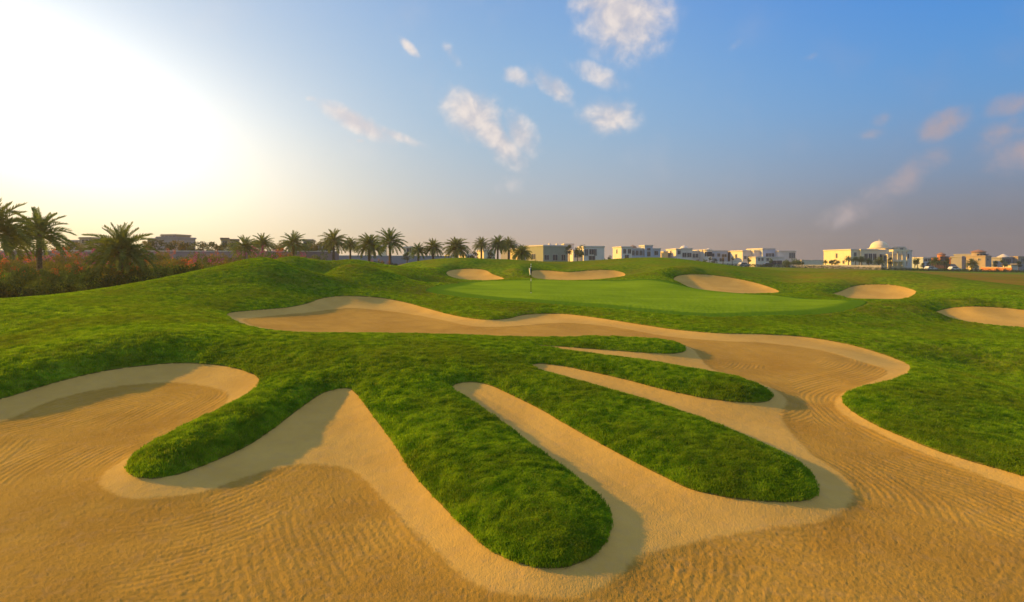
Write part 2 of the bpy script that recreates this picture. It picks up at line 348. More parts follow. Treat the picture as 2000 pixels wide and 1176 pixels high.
def np_mesh(name, co, faces, mat, attrs=None):
    me = bpy.data.meshes.new(name); nv = len(co); nf = len(faces)
    me.vertices.add(nv); me.vertices.foreach_set('co', co.astype(np.float32).ravel())
    k = faces.shape[1]; me.loops.add(nf*k); me.loops.foreach_set('vertex_index', faces.astype(np.int32).ravel())
    me.polygons.add(nf); me.polygons.foreach_set('loop_start', np.arange(0, nf*k, k, dtype=np.int32))
    me.polygons.foreach_set('use_smooth', np.ones(nf, bool))
    me.materials.append(mat); me.update(calc_edges=True)
    for a, v in (attrs or {}).items():
        at = me.attributes.new(a, 'FLOAT', 'POINT'); at.data.foreach_set('value', v.astype(np.float32))
    return me
def mat(name, rough=0.8):
    m = bpy.data.materials.new(name); m.use_nodes = True; t = NT(m.node_tree)
    b = m.node_tree.nodes['Principled BSDF']; b.inputs['Roughness'].default_value = rough
    if 'Specular IOR Level' in b.inputs: b.inputs['Specular IOR Level'].default_value = 0.25
    return m, t, b
def plain(name, col, rough=.8, var=.12, scale=.8):
    """a painted or rendered surface with weather-worn variation"""
    m, t, b = mat(name, rough); g = t.node('ShaderNodeNewGeometry').outputs['Position']
    nn = t.noise(g, scale, 5.0, .65)
    c = t.mix(t.rng(nn, .3, .7), tuple(v*(1-var) for v in col), tuple(min(v*(1+var), 1) for v in col))
    t.put(b.inputs['Base Color'], c); t.put(b.inputs['Normal'], t.bump(t.noise(g, 12.0), .15, .02)); return m
# ---------------------------------------------------------------- ground materials
def pos(t): return t.node('ShaderNodeNewGeometry').outputs['Position']
def grass_colour(t, g, dark=(.050, .135, .005), light=(.19, .29, .012)):
    a = t.noise(g, .35, 4.0, .6); b = t.noise(g, 2.6, 4.0, .65); c = t.noise(g, .07, 3.0, .5)
    col = t.mix(t.rng(b, .3, .72), dark, light)
    col = t.mix(t.m('MULTIPLY', t.rng(a, .40, .70), .6), col, (.17, .165, .016))
    sp = t.noise(g, 7.0, 4.0, .7)
    dry = t.m('ADD', t.m('MULTIPLY', t.rng(sp, .56, .74), t.rng(b, .42, .75, .15, .8)), t.m('MULTIPLY', t.attr('dry'), t.rng(a, .3, .6, .35, 1.0)), clamp=True)
    col = t.mix(dry, col, (.26, .145, .03))
    return t.mix(t.m('MULTIPLY', t.rng(c, .4, .6), .25), col, (.035, .105, .010))
m_grass, t, b = mat('grass_turf', .9); g = pos(t)
col = grass_colour(t, g); rng_ = t.attr('dist')
mow = t.m('MULTIPLY', t.m('SINE', t.m('MULTIPLY', t.m('ADD', t.attr('contour'), t.m('MULTIPLY', t.noise(g, .5), .7)), 16.0)), .12)
col = t.mix(t.m('ADD', mow, .12, clamp=True), col, (.16, .15, .02))
soil = t.mix(t.noise(g, 9.0), (.10, .06, .022), (.20, .12, .045))
t.put(b.inputs['Base Color'], t.mix(t.rng(t.attr('sd'), -.015, .02), col, soil))
h = t.m('ADD', t.m('MULTIPLY', t.noise(g, 5.0, 5.0, .7), .10), t.m('MULTIPLY', t.noise(g, 28.0, 3.0, .6), .02))
t.put(b.inputs['Normal'], t.bump(h, .5, 1.0))
b.inputs['Specular IOR Level'].default_value = 0.0
m_blade = bpy.data.materials.new('grass_blades'); m_blade.use_nodes = True; t = NT(m_blade.node_tree); t.n.clear(); g = pos(t)
rnd = t.node('ShaderNodeObjectInfo').outputs['Random']
col = grass_colour(t, g, (.050, .155, .006), (.37, .54, .020))
col = t.mix(t.rng(rnd, .90, 1.0, 0, .75, False), col, (.40, .31, .08))
col = t.mix(t.rng(rnd, 0, .9, 0, .45, False), col, (.10, .26, .012))
df = t.node('ShaderNodeBsdfDiffuse'); tr = t.node('ShaderNodeBsdfTranslucent'); mx = t.node('ShaderNodeMixShader')
t.put(df.inputs[0], col); t.put(tr.inputs[0], t.mix(1.0, col, (1.6, 1.5, .6), 'MULTIPLY')); mx.inputs[0].default_value = .38
t.l.new(df.outputs[0], mx.inputs[1]); t.l.new(tr.outputs[0], mx.inputs[2])
t.l.new(mx.outputs[0], t.node('ShaderNodeOutputMaterial').inputs[0])
m_green, t, b = mat('putting_turf', .85); g = pos(t); b.inputs['Specular IOR Level'].default_value = 0.0
col = t.mix(t.rng(t.noise(g, .25, 4.0), .35, .65), (.160, .270, .012), (.205, .325, .016))
mp = t.node('ShaderNodeMapping'); t.put(mp.inputs[0], g); mp.inputs[2].default_value = (0, 0, R(9)); mp.inputs[3].default_value = (.06, 1.0, 1.0)
col = t.mix(t.rng(t.noise(mp.outputs[0], 2.2, 3.0), .40, .65, 0, .35), col, (.10, .185, .012))
col = t.mix(t.rng(t.attr('gd'), 1.6, .9), col, (.085, .175, .010))
t.put(b.inputs['Base Color'], col); t.put(b.inputs['Normal'], t.bump(t.noise(g, 30.0, 3.0, .7), .25, .02))
def sand_mat(name, near):
    m, t, b = mat(name, .95); b.inputs['Specular IOR Level'].default_value = .1; g = pos(t)
    rk = t.rng(t.m('ADD', t.attr('rk'), t.m('MULTIPLY', t.m('SUBTRACT', t.noise(g, 7.0, 4.0, .7), .5), .22)), -.05, .08); s = t.attr('sd')
    big = t.noise(g, .6, 4.0, .6); fine = t.noise(g, 55.0, 4.0, .75); midn = t.noise(g, 5.0, 5.0, .7)
    smooth = t.mix(t.rng(big, .3, .7), (.49, .305, .066), (.57, .365, .084))
    raked = t.mix(t.rng(big, .3, .7), (.36, .210, .030), (.45, .272, .042))
    col = t.mix(rk, smooth, raked)
    col = t.mix(t.rng(midn, .45, .75, 0, .35), col, (.44, .29, .12))
    col = t.mix(t.m('MULTIPLY', t.rng(fine, .52, .72), t.m('ADD', .25, t.m('MULTIPLY', rk, .35))), col, (.27, .16, .055))
    t.put(b.inputs['Base Color'], col)
    wob = t.m('ADD', s, t.m('MULTIPLY', t.noise(g, .5, 1.0), .25))
    gm = t.rng(t.noise(g, .42, 2.0), .40, .55, .0, 1.0); groove = t.m('MULTIPLY', t.m('ADD', t.m('SINE', t.m('MULTIPLY', wob, 2*math.pi/.14)), t.m('SINE', t.m('MULTIPLY', wob, 2*math.pi/.47))), gm)
    wide = t.m('SINE', t.m('MULTIPLY', wob, 2*math.pi/.95))
    clod = t.noise(g, 30.0, 4.0, .75); clod2 = t.noise(g, 70.0, 3.0, .7)
    hr = t.m('ADD', t.m('ADD', t.m('MULTIPLY', groove, .005), t.m('MULTIPLY', wide, .004)), t.m('MULTIPLY', t.m('ADD', t.m('MULTIPLY', clod, .032), t.m('MULTIPLY', clod2, .018)), t.m('SUBTRACT', 1.0, t.m('MULTIPLY', gm, .45))))
    hs = t.m('ADD', t.m('MULTIPLY', t.noise(g, 4.0, 6.0, .75), .034), t.m('MULTIPLY', t.noise(g, 40.0, 3.0), .010))
    hh = t.m('ADD', t.m('MULTIPLY', hr, rk), t.m('MULTIPLY', hs, t.m('SUBTRACT', 1.0, rk)))
    t.put(b.inputs['Normal'], t.bump(hh, .9, 1.0)); return m
m_sand = sand_mat('bunker_sand', True)
# ---------------------------------------------------------------- the ground sheets
TH = np.concatenate([np.arange(-180, -60, 4.0), np.arange(-60, -46, .5), np.arange(-46, 46, 0.066), np.arange(46, 60, .5), np.arange(60, 180.1, 4.0)]) * math.pi / 180
RV = np.exp(np.concatenate([np.arange(math.log(1.2), math.log(5), .03), np.arange(math.log(5), math.log(100), .0042), np.arange(math.log(100), math.log(5200), .02)]))
def grid(th, rv):
    T, V = np.meshgrid(th, rv); return V * np.sin(T), V * np.cos(T)
def quads(nr, nc, keep=None):
    i = np.arange(nr-1)[:, None] * nc + np.arange(nc-1)[None]
    f = np.stack([i, i+1, i+nc+1, i+nc], -1).reshape(-1, 4)[:, ::-1]
    if keep is not None:
        k = keep.ravel(); f = f[k[f].all(1)]
    return f
def compact(co, f, attrs):
    u, inv = np.unique(f.ravel(), return_inverse=True)
    return co[u], inv.reshape(f.shape), {k: v.ravel()[u] for k, v in attrs.items()}
def snap(x, y, d, poly_fields, cell):
    """move the vertices next to an outline onto it, so the edge is a clean curve"""
    e = 0.02; m = np.abs(d) < cell * .5
    if not m.any(): return x, y, d
    xs, ys = x[m], y[m]
    gx = (poly_fields(xs + e, ys) - poly_fields(xs - e, ys)) / (2*e); gy = (poly_fields(xs, ys + e) - poly_fields(xs, ys - e)) / (2*e)
    L = np.maximum(np.hypot(gx, gy), .3); dd = d[m]
    x = x.copy(); y = y.copy(); d = d.copy()
    x[m] = xs - dd * gx / L / L; y[m] = ys - dd * gy / L / L; d[m] = 0.0
    return x, y, d
x, y = grid(TH, RV); d = fields(x, y); rr = np.hypot(x, y)
x, y, d = snap(x, y, d, fields, rr * .0035)
z = grass_h(x, y, d) + CZ
gd = sdist(x, y, WG, 3.0)
dry = np.zeros_like(x)
for px, py, ym, rad, s in ((1250,632,25,2.0,.6),(1500,640,25,2.5,.7),(1400,636,25,2,.6),(1650,655,25,3,.6),(1800,625,25,4,.45),(1900,660,20,4,.5),(1600,545,50,6,.5),(1750,645,25,4,.6),
        (840,540,50,4,.6),(1020,545,50,4,.5),(1100,515,60,8,.3),(1250,545,50,6,.4),(640,560,30,3,.3),(700,518,36,2,.5),(830,575,35,3,.5),(1440,930,8,.5,.35),(1120,1020,8,.5,.35),(1850,540,70,16,1.0),(1950,546,70,22,1.0),(1980,538,90,35,1.0),(1800,534,80,18,.9),(700,600,30,2,.3),(980,612,30,3,.5),(250,565,25,2,.3)):
    q = hit(px, py, ym)
    if q is not None: dry = np.maximum(dry, s * np.exp(-((x-q[0])**2 + (y-q[1])**2) / (rad*rad)))
f = quads(len(RV), len(TH))
ground = link(bpy.data.objects.new('ground', np_mesh('ground', np.stack([x, y, z], -1).reshape(-1, 3), f, m_grass,
    {'sd': d.ravel(), 'dry': dry.ravel(), 'dist': rr.ravel(), 'contour': ((z - CZ) * 1.0 + y * .22).ravel()})))
tag(ground, kind='structure')
# putting green: a close-mown sheet 12 mm above the turf
k = gd > -.02; x2, y2, g2 = snap(x, y, gd, lambda a, b: sdist(a, b, WG, 3.0), rr * .0035)
z2 = z + .006 + .03 * sst(gd / 1.0); k = g2 > -.001
rows = k.any(1); cols = k.any(0); r0, r1 = np.where(rows)[0][[0, -1]]; c0, c1 = np.where(cols)[0][[0, -1]]
sl = (slice(r0, r1+1), slice(c0, c1+1))
co, f, at = compact(np.stack([x2, y2, z2], -1)[sl].reshape(-1, 3), quads(r1-r0+1, c1-c0+1, k[sl]), {'gd': g2[sl]})
pg = link(bpy.data.objects.new('putting_green', np_mesh('putting_green', co, f, m_green, at))); tag(pg, kind='structure')
# sand of each bunker
for key, poly in WP.items():
    th = np.arctan2(poly[:, 0], poly[:, 1]); r_ = np.hypot(poly[:, 0], poly[:, 1])
    if key == 'main': tt = np.arange(-52, 60, .06) * math.pi/180; vv = np.exp(np.arange(math.log(4.6), math.log(45), .003))
    else: tt = np.arange(th.min()-.01, th.max()+.01, .0011); vv = np.exp(np.arange(math.log(r_.min())-.02, math.log(r_.max())+.02, .003))
    x, y = grid(tt, vv); d = sdist(x, y, poly, 1.0); rk = sdist(x, y, WR, 2.0) if key == 'main' else d * 0 - 1
    z = sand_h(x, y, d, rk) + CZ; k = d > -.14
    co, f, at = compact(np.stack([x, y, z], -1).reshape(-1, 3), quads(len(vv), len(tt), k), {'sd': d, 'rk': rk})
    o = link(bpy.data.objects.new('sand', np_mesh('sand', co, f, m_sand, at))); tag(o, kind='structure')

# ---------------------------------------------------------------- turf blades: one mass nobody could count
def tuft(name, seed, nb, L, wd, spread):
    r = random.Random(seed); v = []; f = []
    for i in range(nb):
        a = r.uniform(0, 2*math.pi); q = r.random() ** .5 * spread; bx, by = q*math.cos(a), q*math.sin(a)
        h = L * r.uniform(.55, 1.15); la = r.uniform(0, 2*math.pi); lean = h * r.uniform(.15, .9); ww = wd * r.uniform(.7, 1.3)
        da = r.uniform(0, 2*math.pi); dx, dy = ww*math.cos(da), ww*math.sin(da); k = len(v)
        mx_, my = bx + lean*.35*math.cos(la), by + lean*.35*math.sin(la)
        v += [(bx-dx, by-dy, -.012), (bx+dx, by+dy, -.012), (mx_+dx*.8, my+dy*.8, h*.6), (mx_-dx*.8, my-dy*.8, h*.6), (bx+lean*math.cos(la), by+lean*math.sin(la), h)]
        f += [(k, k+1, k+2, k+3), (k+3, k+2, k+4)]
    me = bpy.data.meshes.new(name); me.from_pydata(v, [], f); me.materials.append(m_blade); me.update(); return me
rg = np.random.RandomState(11)
N = 620000
th = rg.uniform(-.80, .80, N); vv = rg.uniform(math.log(6.2), math.log(62), N)
rr = np.exp(vv); x = rr*np.sin(th); y = rr*np.cos(th)
d = fields(x, y); k = (d < -.002) & (sdist(x, y, WG, 3.0) < -.12)
x, y, rr, d = x[k], y[k], rr[k], d[k]
z = grass_h(x, y, d) + CZ
sc = rg.uniform(.65, 1.25, len(x)) * (np.maximum(rr, 9) / 9) ** .25 * np.where(d > -.08, .95, 1.0)
sc *= 1 + .5 * vnoise(x, y, .35, 3)
me = bpy.data.meshes.new('grass'); me.vertices.add(len(x)); me.vertices.foreach_set('co', np.stack([x, y, z], -1).astype(np.float32).ravel())
for nm, val in (('sc', sc), ('rot', rg.uniform(0, 6.28, len(x)))):
    me.attributes.new(nm, 'FLOAT', 'POINT').data.foreach_set('value', val.astype(np.float32))
me.attributes.new('pick', 'INT', 'POINT').data.foreach_set('value', rg.randint(0, 4, len(x)).astype(np.int32))
me.update()
turf = link(bpy.data.objects.new('grass', me)); tag(turf, kind='stuff')
bank = bpy.data.collections.new('tuft_shapes')
for i in range(4): bank.objects.link(bpy.data.objects.new('tuft', tuft('tuft', i, 11, .040, .0046, .055)))
ng = bpy.data.node_groups.new('scatter', 'GeometryNodeTree')
ng.interface.new_socket('Geometry', in_out='INPUT', socket_type='NodeSocketGeometry'); ng.interface.new_socket('Geometry', in_out='OUTPUT', socket_type='NodeSocketGeometry')
gi = ng.nodes.new('NodeGroupInput'); go = ng.nodes.new('NodeGroupOutput'); ip = ng.nodes.new('GeometryNodeInstanceOnPoints')
ci = ng.nodes.new('GeometryNodeCollectionInfo'); ci.inputs[0].default_value = bank; ci.inputs[1].default_value = True; ci.inputs[2].default_value = True
def na(nm, ty):
    q = ng.nodes.new('GeometryNodeInputNamedAttribute'); q.data_type = ty; q.inputs[0].default_value = nm; return q.outputs[0]
cx = ng.nodes.new('ShaderNodeCombineXYZ'); er = ng.nodes.new('FunctionNodeEulerToRotation')
L_ = ng.links.new
L_(gi.outputs[0], ip.inputs['Points']); L_(ci.outputs[0], ip.inputs['Instance']); ip.inputs['Pick Instance'].default_value = True
L_(na('pick', 'INT'), ip.inputs['Instance Index']); L_(na('rot', 'FLOAT'), cx.inputs[2]); L_(cx.outputs[0], er.inputs[0]); L_(er.outputs[0], ip.inputs['Rotation'])
L_(na('sc', 'FLOAT'), ip.inputs['Scale']); L_(ip.outputs[0], go.inputs[0])
turf.modifiers.new('scatter', 'NODES').node_group = ng
# ---------------------------------------------------------------- leaves, palms, shrubs, trees
def leafmat(name, cols, tr_=.35):
    m = bpy.data.materials.new(name); m.use_nodes = True; t = NT(m.node_tree); t.n.clear(); g = pos(t)
    rnd = t.node('ShaderNodeObjectInfo').outputs['Random']
    col = t.mix(t.rng(t.noise(g, 1.6, 4.0, .7), .32, .68), cols[0], cols[1])
    col = t.mix(t.m('MULTIPLY', rnd, .5), col, cols[2])
    df = t.node('ShaderNodeBsdfDiffuse'); tr = t.node('ShaderNodeBsdfTranslucent'); mx = t.node('ShaderNodeMixShader')
    t.put(df.inputs[0], col); t.put(tr.inputs[0], col); mx.inputs[0].default_value = tr_
    t.l.new(df.outputs[0], mx.inputs[1]); t.l.new(tr.outputs[0], mx.inputs[2]); t.l.new(mx.outputs[0], t.node('ShaderNodeOutputMaterial').inputs[0]); return m
m_palm = leafmat('palm_leaf', [(.065, .125, .026), (.16, .22, .04), (.21, .20, .04)], .42)
m_leafg = leafmat('shrub_leaf', [(.045, .095, .012), (.12, .18, .022), (.15, .15, .025)])
m_leafd = leafmat('dark_leaf', [(.018, .045, .010), (.045, .085, .014), (.05, .07, .015)])
m_leafo = leafmat('olive_leaf', [(.10, .13, .018), (.24, .21, .025), (.30, .17, .025)])
m_red = leafmat('red_bract', [(.45, .05, .02), (.62, .15, .03), (.50, .22, .05)], .45)
m_mag = leafmat('magenta_bract', [(.38, .04, .16), (.50, .10, .28), (.32, .10, .30)], .45)
m_trunk = plain('palm_bark', (.13, .095, .06), .95, .4, 6.0)
m_bark = plain('bark', (.10, .075, .05), .95, .35, 6.0)
def frond(mb, base, az, e0, e1, L, rng2, leaf=.25, nl=24):
    p = Vector(base); seg = 10; path = [p.copy()]
    side = Vector((-math.sin(az), math.cos(az), 0)); tw = rng2.uniform(-.3, .3)
    for i in range(seg):
        e = e0 + (e1 - e0) * ((i + 1) / seg) ** 1.3
        p = p + Vector((math.cos(az)*math.cos(e), math.sin(az)*math.cos(e), math.sin(e))) * (L / seg); path.append(p.copy())
    mb.tube(path, [L*.012*(1 - .85*i/seg) for i in range(seg+1)], 3)
    for j in range(nl):
        t = .14 + .86 * j / (nl - 1); q = t * seg; i = min(int(q), seg - 1); a = path[i].lerp(path[i+1], q - i); d = (path[i+1] - path[i]).normalized()
        up = side.cross(d).normalized()
        ll = leaf * L / .9 * (1 - .65 * abs(t - .45) ** 1.3) * (1 - .35 * t)
        for s in (-1, 1):
            dr = (side * s * .75 + d * (.65 + .4*t) + up * (-.5 + rng2.uniform(-.22, .22) + .25 * tw * s)).normalized()
            b = a + dr * ll * rng2.uniform(.85, 1.12); wv = d * (L * .019); k = a.lerp(b, .5)
            mb.add([a - wv*.6, a + wv*.6, k + wv*1.1, b, k - wv*1.1], [(0, 1, 2, 3, 4)])
def palm_crown(seed, n=52, droop=0.0):
    r = random.Random(seed); mb = MB()
    for i in range(n):
        u = (i + .5) / n; az = i * 2.39996 + r.uniform(-.2, .2)
        e0 = R(86 - 116 * u ** .95) + r.uniform(-.12, .12); e1 = e0 - R(24 + 44 * math.sin(min(u, .8) * 3.14)) - droop
        frond(mb, (.03*math.cos(az), .03*math.sin(az), .03 - .10*u), az, e0, max(e1, R(-86)), r.uniform(.88, 1.06) * (.80 + .22 * math.sin(u * 2.6)), r)
    return mb.mesh('crown', m_palm)
CROWNS = [palm_crown(1, 58), palm_crown(5, 50), palm_crown(9, 72, .04), palm_crown(13, 46, -.14)]
def gz(x, y): return float(grass_h(np.array([x]), np.array([y]))[0]) + CZ
def at(px, Y): return (px - 1000) / F * Y
rp = random.Random(3)
def palm(px, top, wpx, Y, var, label, group='date palms along the edge of the golf course', young=False):
    x = at(px, Y); g0 = gz(x, Y); rad = wpx / F * Y * .5; rad *= 1.02; zc = (HY - top) / F * Y + CZ - rad * .92
    if zc < g0 + .35: zc = g0 + .35
    root = empty('date_palm', (x, Y, g0), rp.uniform(0, 6.28), label, 'palm tree', group)
    h = zc - g0; mb = MB(); n = 14; lean = rp.uniform(-.03, .03) * h
    pr = []; rd = []
    for i in range(n*2+1):
        t = i / (2*n); pr.append((lean * t * t, 0, -.3 + (h + .3) * t)); rd.append((.26 - .05*t + (.045 if i % 2 else 0)) * (rad / 3.1) ** .5)
    rd[-1] *= 1.4; rd[-2] *= 1.35; rd[-3] *= 1.2
    mb.tube(pr, rd, 9); mb.build('trunk', m_trunk, root)
    c = link(bpy.data.objects.new('crown', CROWNS[var % len(CROWNS)]), root); c.location = (lean, 0, h); c.scale = (rad*1.02, rad*1.02, rad)
    c.rotation_euler = (0, 0, rp.uniform(0, 6.28)); return root
PALMS = [
 (-14,380,150,55,0,'tall date palm cut by the left edge of the photo, fronds reaching in'),
 (77,403,118,64,3,'tall airy date palm with upright fronds, second from the left edge'),
 (235,431,126,58,0,'broad full-crowned date palm standing alone before the long boundary wall'),
 (478,457,58,112,1,'dark dense date palm, left one of the touching pair beside the gold-lit house'),
 (513,454,48,118,3,'slim date palm leaning on the right of the touching pair above the grass mound'),
 (573,450,56,122,3,'isolated date palm rising right behind the top of the tallest mound'),
 (652,444,60,120,1,'tall date palm between the two smaller grass mounds, with a drooping skirt of fronds'),
 (684,461,38,130,0,'small date palm squeezed between two taller ones over the second mound'),
 (721,452,60,116,2,'bushy date palm directly left of the tallest palm of the middle row'),
 (762,443,64,110,3,'tallest palm of the middle row, with long pale upright fronds'),
 (817,472,40,128,1,'short yellowish date palm at the left of the row behind the low grass rise'),
 (846,464,44,128,0,'date palm with two close trunks next to the short yellowish one'),
 (892,460,54,132,2,'round-crowned date palm behind the left back bunker'),
 (940,461,38,140,3,'slender date palm right of the round-crowned one'),
 (972,457,46,140,1,'tall date palm left of a touching pair near the flagstick'),
 (993,461,38,150,0,'right one of the touching pair of date palms near the flagstick'),
 (1020,475,42,118,2,'low squat date palm in front of the yellow villa')]
for p in PALMS: palm(*p)
x = at(841, 128.4); g0 = gz(x, 128.4)
# leaf-card masses
def leaves(mb, r, c, rad, n, s, flat=.8, shell=.55):
    for _ in range(n):
        a = r.uniform(0, 6.283); u = r.uniform(-1, 1); q = (shell + (1 - shell) * r.random()) ** .8; k = math.sqrt(1 - u*u)
        p = Vector((c[0] + rad*q*k*math.cos(a), c[1] + rad*q*k*math.sin(a), c[2] + rad*flat*q*u))
        d1 = Vector((r.uniform(-1, 1), r.uniform(-1, 1), r.uniform(-1, 1))).normalized(); d2 = d1.cross(Vector((r.uniform(-1, 1), r.uniform(-1, 1), r.uniform(-1, 1)))).normalized()
        l = s * r.uniform(.6, 1.3); mb.add([p - d1*l, p - d2*l*.45, p + d1*l, p + d2*l*.45], [(0, 1, 2, 3)])
def bush_mesh(seed, m, n=9, per=90, s=.055, h=.62, flower=False):
    r = random.Random(seed); mb = MB()
    for i in range(n):
        a = r.uniform(0, 6.28); q = r.uniform(0, .62); z = r.uniform(.18, h)
        if flower: q = r.uniform(.1, .75); z = r.uniform(.35, .85)
        leaves(mb, r, (q*math.cos(a), q*math.sin(a), z), r.uniform(.2, .38) * (.6 if flower else 1), per, s, .85, .4)
    return mb.mesh('flowers' if flower else 'foliage', m)
BUSH = {k: [bush_mesh(i*7 + j, m) for j in range(3)] for i, (k, m) in enumerate((('g', m_leafg), ('d', m_leafd), ('o', m_leafo)))}
FLOW = {'r': [bush_mesh(70+j, m_red, 6, 20, .042, flower=True) for j in range(3)], 'm': [bush_mesh(80+j, m_mag, 6, 20, .042, flower=True) for j in range(3)]}
def shrub(px, Y, rad, h, leaf, fl, label, group, name='shrub', cat='bush'):
    x = at(px, Y); g0 = gz(x, Y) - .1
    root = empty(name, (x, Y, g0), rp.uniform(0, 6.28), label, cat, group)
    c = link(bpy.data.objects.new('foliage', rp.choice(BUSH[leaf])), root); c.scale = (rad, rad, h)
    if fl:
        c = link(bpy.data.objects.new('flowers', rp.choice(FLOW[fl])), root); c.scale = (rad*1.05, rad*1.05, h*1.06)
    return root
r2 = random.Random(21)
LB = {'r': 'bougainvillea bush with orange and red flowers among the palms below the boundary wall', 'm': 'bougainvillea bush with magenta flowers close to the boundary wall',
      'd': 'dark green bush at the foot of the grass slope on the left', 'g': 'green bush growing between the flowering bushes on the left', 'o': 'olive yellow bush in the planting on the left'}
GR = {'r': 'orange flowering bushes', 'm': 'magenta flowering bushes', 'd': 'dark green bushes at the foot of the slope', 'g': 'green bushes of the left planting', 'o': 'olive bushes of the left planting'}
def sh(px, Y, rad, h, leaf, fl): shrub(px, Y, rad, h, leaf, fl, LB[fl or leaf], GR[fl or leaf], 'bougainvillea_bush' if fl else 'green_bush')
for i in range(30): sh(-70 + i*15.5 + r2.uniform(-5, 5), 41 + i*.45 + r2.uniform(-1.5, 1.5), r2.uniform(1.2, 1.9), r2.uniform(1.5, 2.4), r2.choice('ddg'), None)
for i in range(34): sh(-80 + i*17 + r2.uniform(-7, 7), 55 + r2.uniform(-4, 6) + max(i-14, 0)*.9, r2.uniform(1.3, 2.2), r2.uniform(1.6, 2.5), r2.choice('ogg'), r2.choice(['r', None, None, None]))
for i in range(38): sh(-80 + i*18 + r2.uniform(-7, 7), 78 + r2.uniform(-5, 8), r2.uniform(1.6, 2.6), r2.uniform(1.9, 2.9), r2.choice('oog'), r2.choice(['r', None, 'r', None, 'm']))
for i in range(40): sh(-60 + i*17.5 + r2.uniform(-6, 6), 101 + r2.uniform(-4, 4), r2.uniform(1.8, 2.6), r2.uniform(3.0, 4.2), r2.choice('og'), r2.choice(['m', None, 'r', 'm', None]))
for i in range(24): sh(640 + i*15 + r2.uniform(-6, 6), 108 + r2.uniform(-6, 18), r2.uniform(1.5, 2.4), r2.uniform(1.3, 2.2), r2.choice('ogd'), r2.choice(['r', None, None]))
for i in range(16): shrub(1040 + i*11 + r2.uniform(-4, 4), 192 + r2.uniform(-4, 4), r2.uniform(1.4, 2.2), r2.uniform(1.0, 1.9), r2.choice('god'), None,
    'low bush in front of the yellow villa and its white neighbour', 'low bushes before the yellow villa', 'garden_bush')
for i in range(10): shrub(1532 + i*3.6, 236 + r2.uniform(-4, 4), r2.uniform(1.6, 2.4), r2.uniform(2.6, 5.2), 'g', None, 'bright green bush beside the long low white wall', 'bright green bushes by the white wall', 'garden_bush')
def tree_mesh(seed, m):
    r = random.Random(seed); mb = MB()
    for i in range(14):
        a = r.uniform(0, 6.28); q = r.uniform(0, .6); leaves(mb, r, (q*math.cos(a), q*math.sin(a), r.uniform(-.45, .5)), r.uniform(.25, .42), 70, .07, .85, .4)
    return mb.mesh('crown', m)
TREES = [tree_mesh(1, m_leafg), tree_mesh(2, m_leafd), tree_mesh(3, m_leafo)]
def tree(px, top, wpx, Y, v, label, group=None, base=None, tall=1.0):
    x = at(px, Y); g0 = gz(x, Y); rad = wpx / F * Y * .5; zt = (HY - top) / F * Y + CZ
    root = empty('leafy_tree', (x, Y, g0), rp.uniform(0, 6.28), label, 'tree', group); h = zt - g0
    ch = min(rad * tall, h * .42); c = link(bpy.data.objects.new('crown', TREES[v]), root); c.location = (0, 0, h - ch*.9); c.scale = (rad, rad, ch)
    mb = MB(); mb.tube([(0, 0, -.3), (.05, .03, (h-ch)*.5), (0, 0, h-ch)], [.17, .14, .09], 7)
    for k in range(4): a = k*1.6; mb.tube([(0, 0, (h-ch)*.8), (rad*.4*math.cos(a), rad*.4*math.sin(a), h-ch*.8)], [.08, .04], 5)
    mb.build('trunk', m_bark, root); return root
for a in [(372,474,26,150,0,'bushy tree just right of the grey villa behind the wall'),(392,476,20,160,1,'dark pointed tree behind the boundary wall'),(412,480,26,150,0,'low rounded tree in the gap behind the wall'),
          (432,478,22,150,2,'tree left of the gold-lit house'),(350,486,26,140,2,'low green tree against the grey villa wall'),(152,478,30,140,0,'green tree behind the wall right of the tall airy palm'),
          (110,482,30,140,1,'dark tree behind the wall and the tall airy palm'),(185,486,34,140,2,'olive tree behind the wall left of the broad palm'),(312,490,34,140,0,'hazy green tree below the grey villa tower'),
          (20,470,50,140,1,'big dark tree at the left edge behind the palms'),(610,488,30,150,0,'green tree in front of the blue-grey villa'),(545,486,22,150,0,'small tree left of the isolated palm'),
          (795,490,26,150,1,'dark green tree behind the short yellowish palm'),(925,488,24,160,1,'dark tree between the round palm and the slender palm'),(958,490,22,160,1,'dark tree under the pair of palms')]:
    tree(*a)
for i in range(26):
    tree(88 + i*22 + r2.uniform(-6, 6), r2.uniform(462, 474), r2.uniform(36, 54), 145 + r2.uniform(-6, 8), r2.choice([0, 1, 2]), 'rounded tree of the hazy green row just behind the left boundary wall', 'trees behind the left boundary wall')
tree(1128, 475, 38, 205, 0, 'large dark tree between the yellow villa and the white villa', tall=1.3)
tree(1112, 475, 22, 206, 1, 'narrow dark tree rising over the roof of the yellow villa', tall=1.3)
for px, top, wd, v, lb in ((1190,497,14,0,'dark round tree right of the white villa with the roof room'),(1178,499,10,1,'small dark tree at the corner of the white villa'),(1386,501,8,0,'small tree under the round tower of the domed villa'),
   (1412,501,7,2,'thin tree in front of the middle villa row'),(1430,500,9,0,'bushy tree before the brown house'),(1462,500,14,0,'garden tree left of the white car'),(1507,502,14,0,'garden tree right of the dark car'),
   (1787,502,20,0,'round green tree hiding the right wing of the domed mansion'),(1538,506,14,0,'low broad tree at the left end of the white wall'),(1556,507,14,0,'second low tree at the left end of the white wall'),
   (1803,512,14,1,'low dark tree right of the mansion'),(1815,510,14,1,'dark tree in front of the low white house'),(1850,514,18,1,'dark spreading tree in front of the orange house'),(1945,507,16,1,'dark tree behind the orange-lit fence'),(1962,509,14,0,'pale green tree near the far right houses'),(1990,508,16,1,'dark tree at the right edge of the photo')):
    tree(px, top, wd, 232, v, lb, tall=1.2)
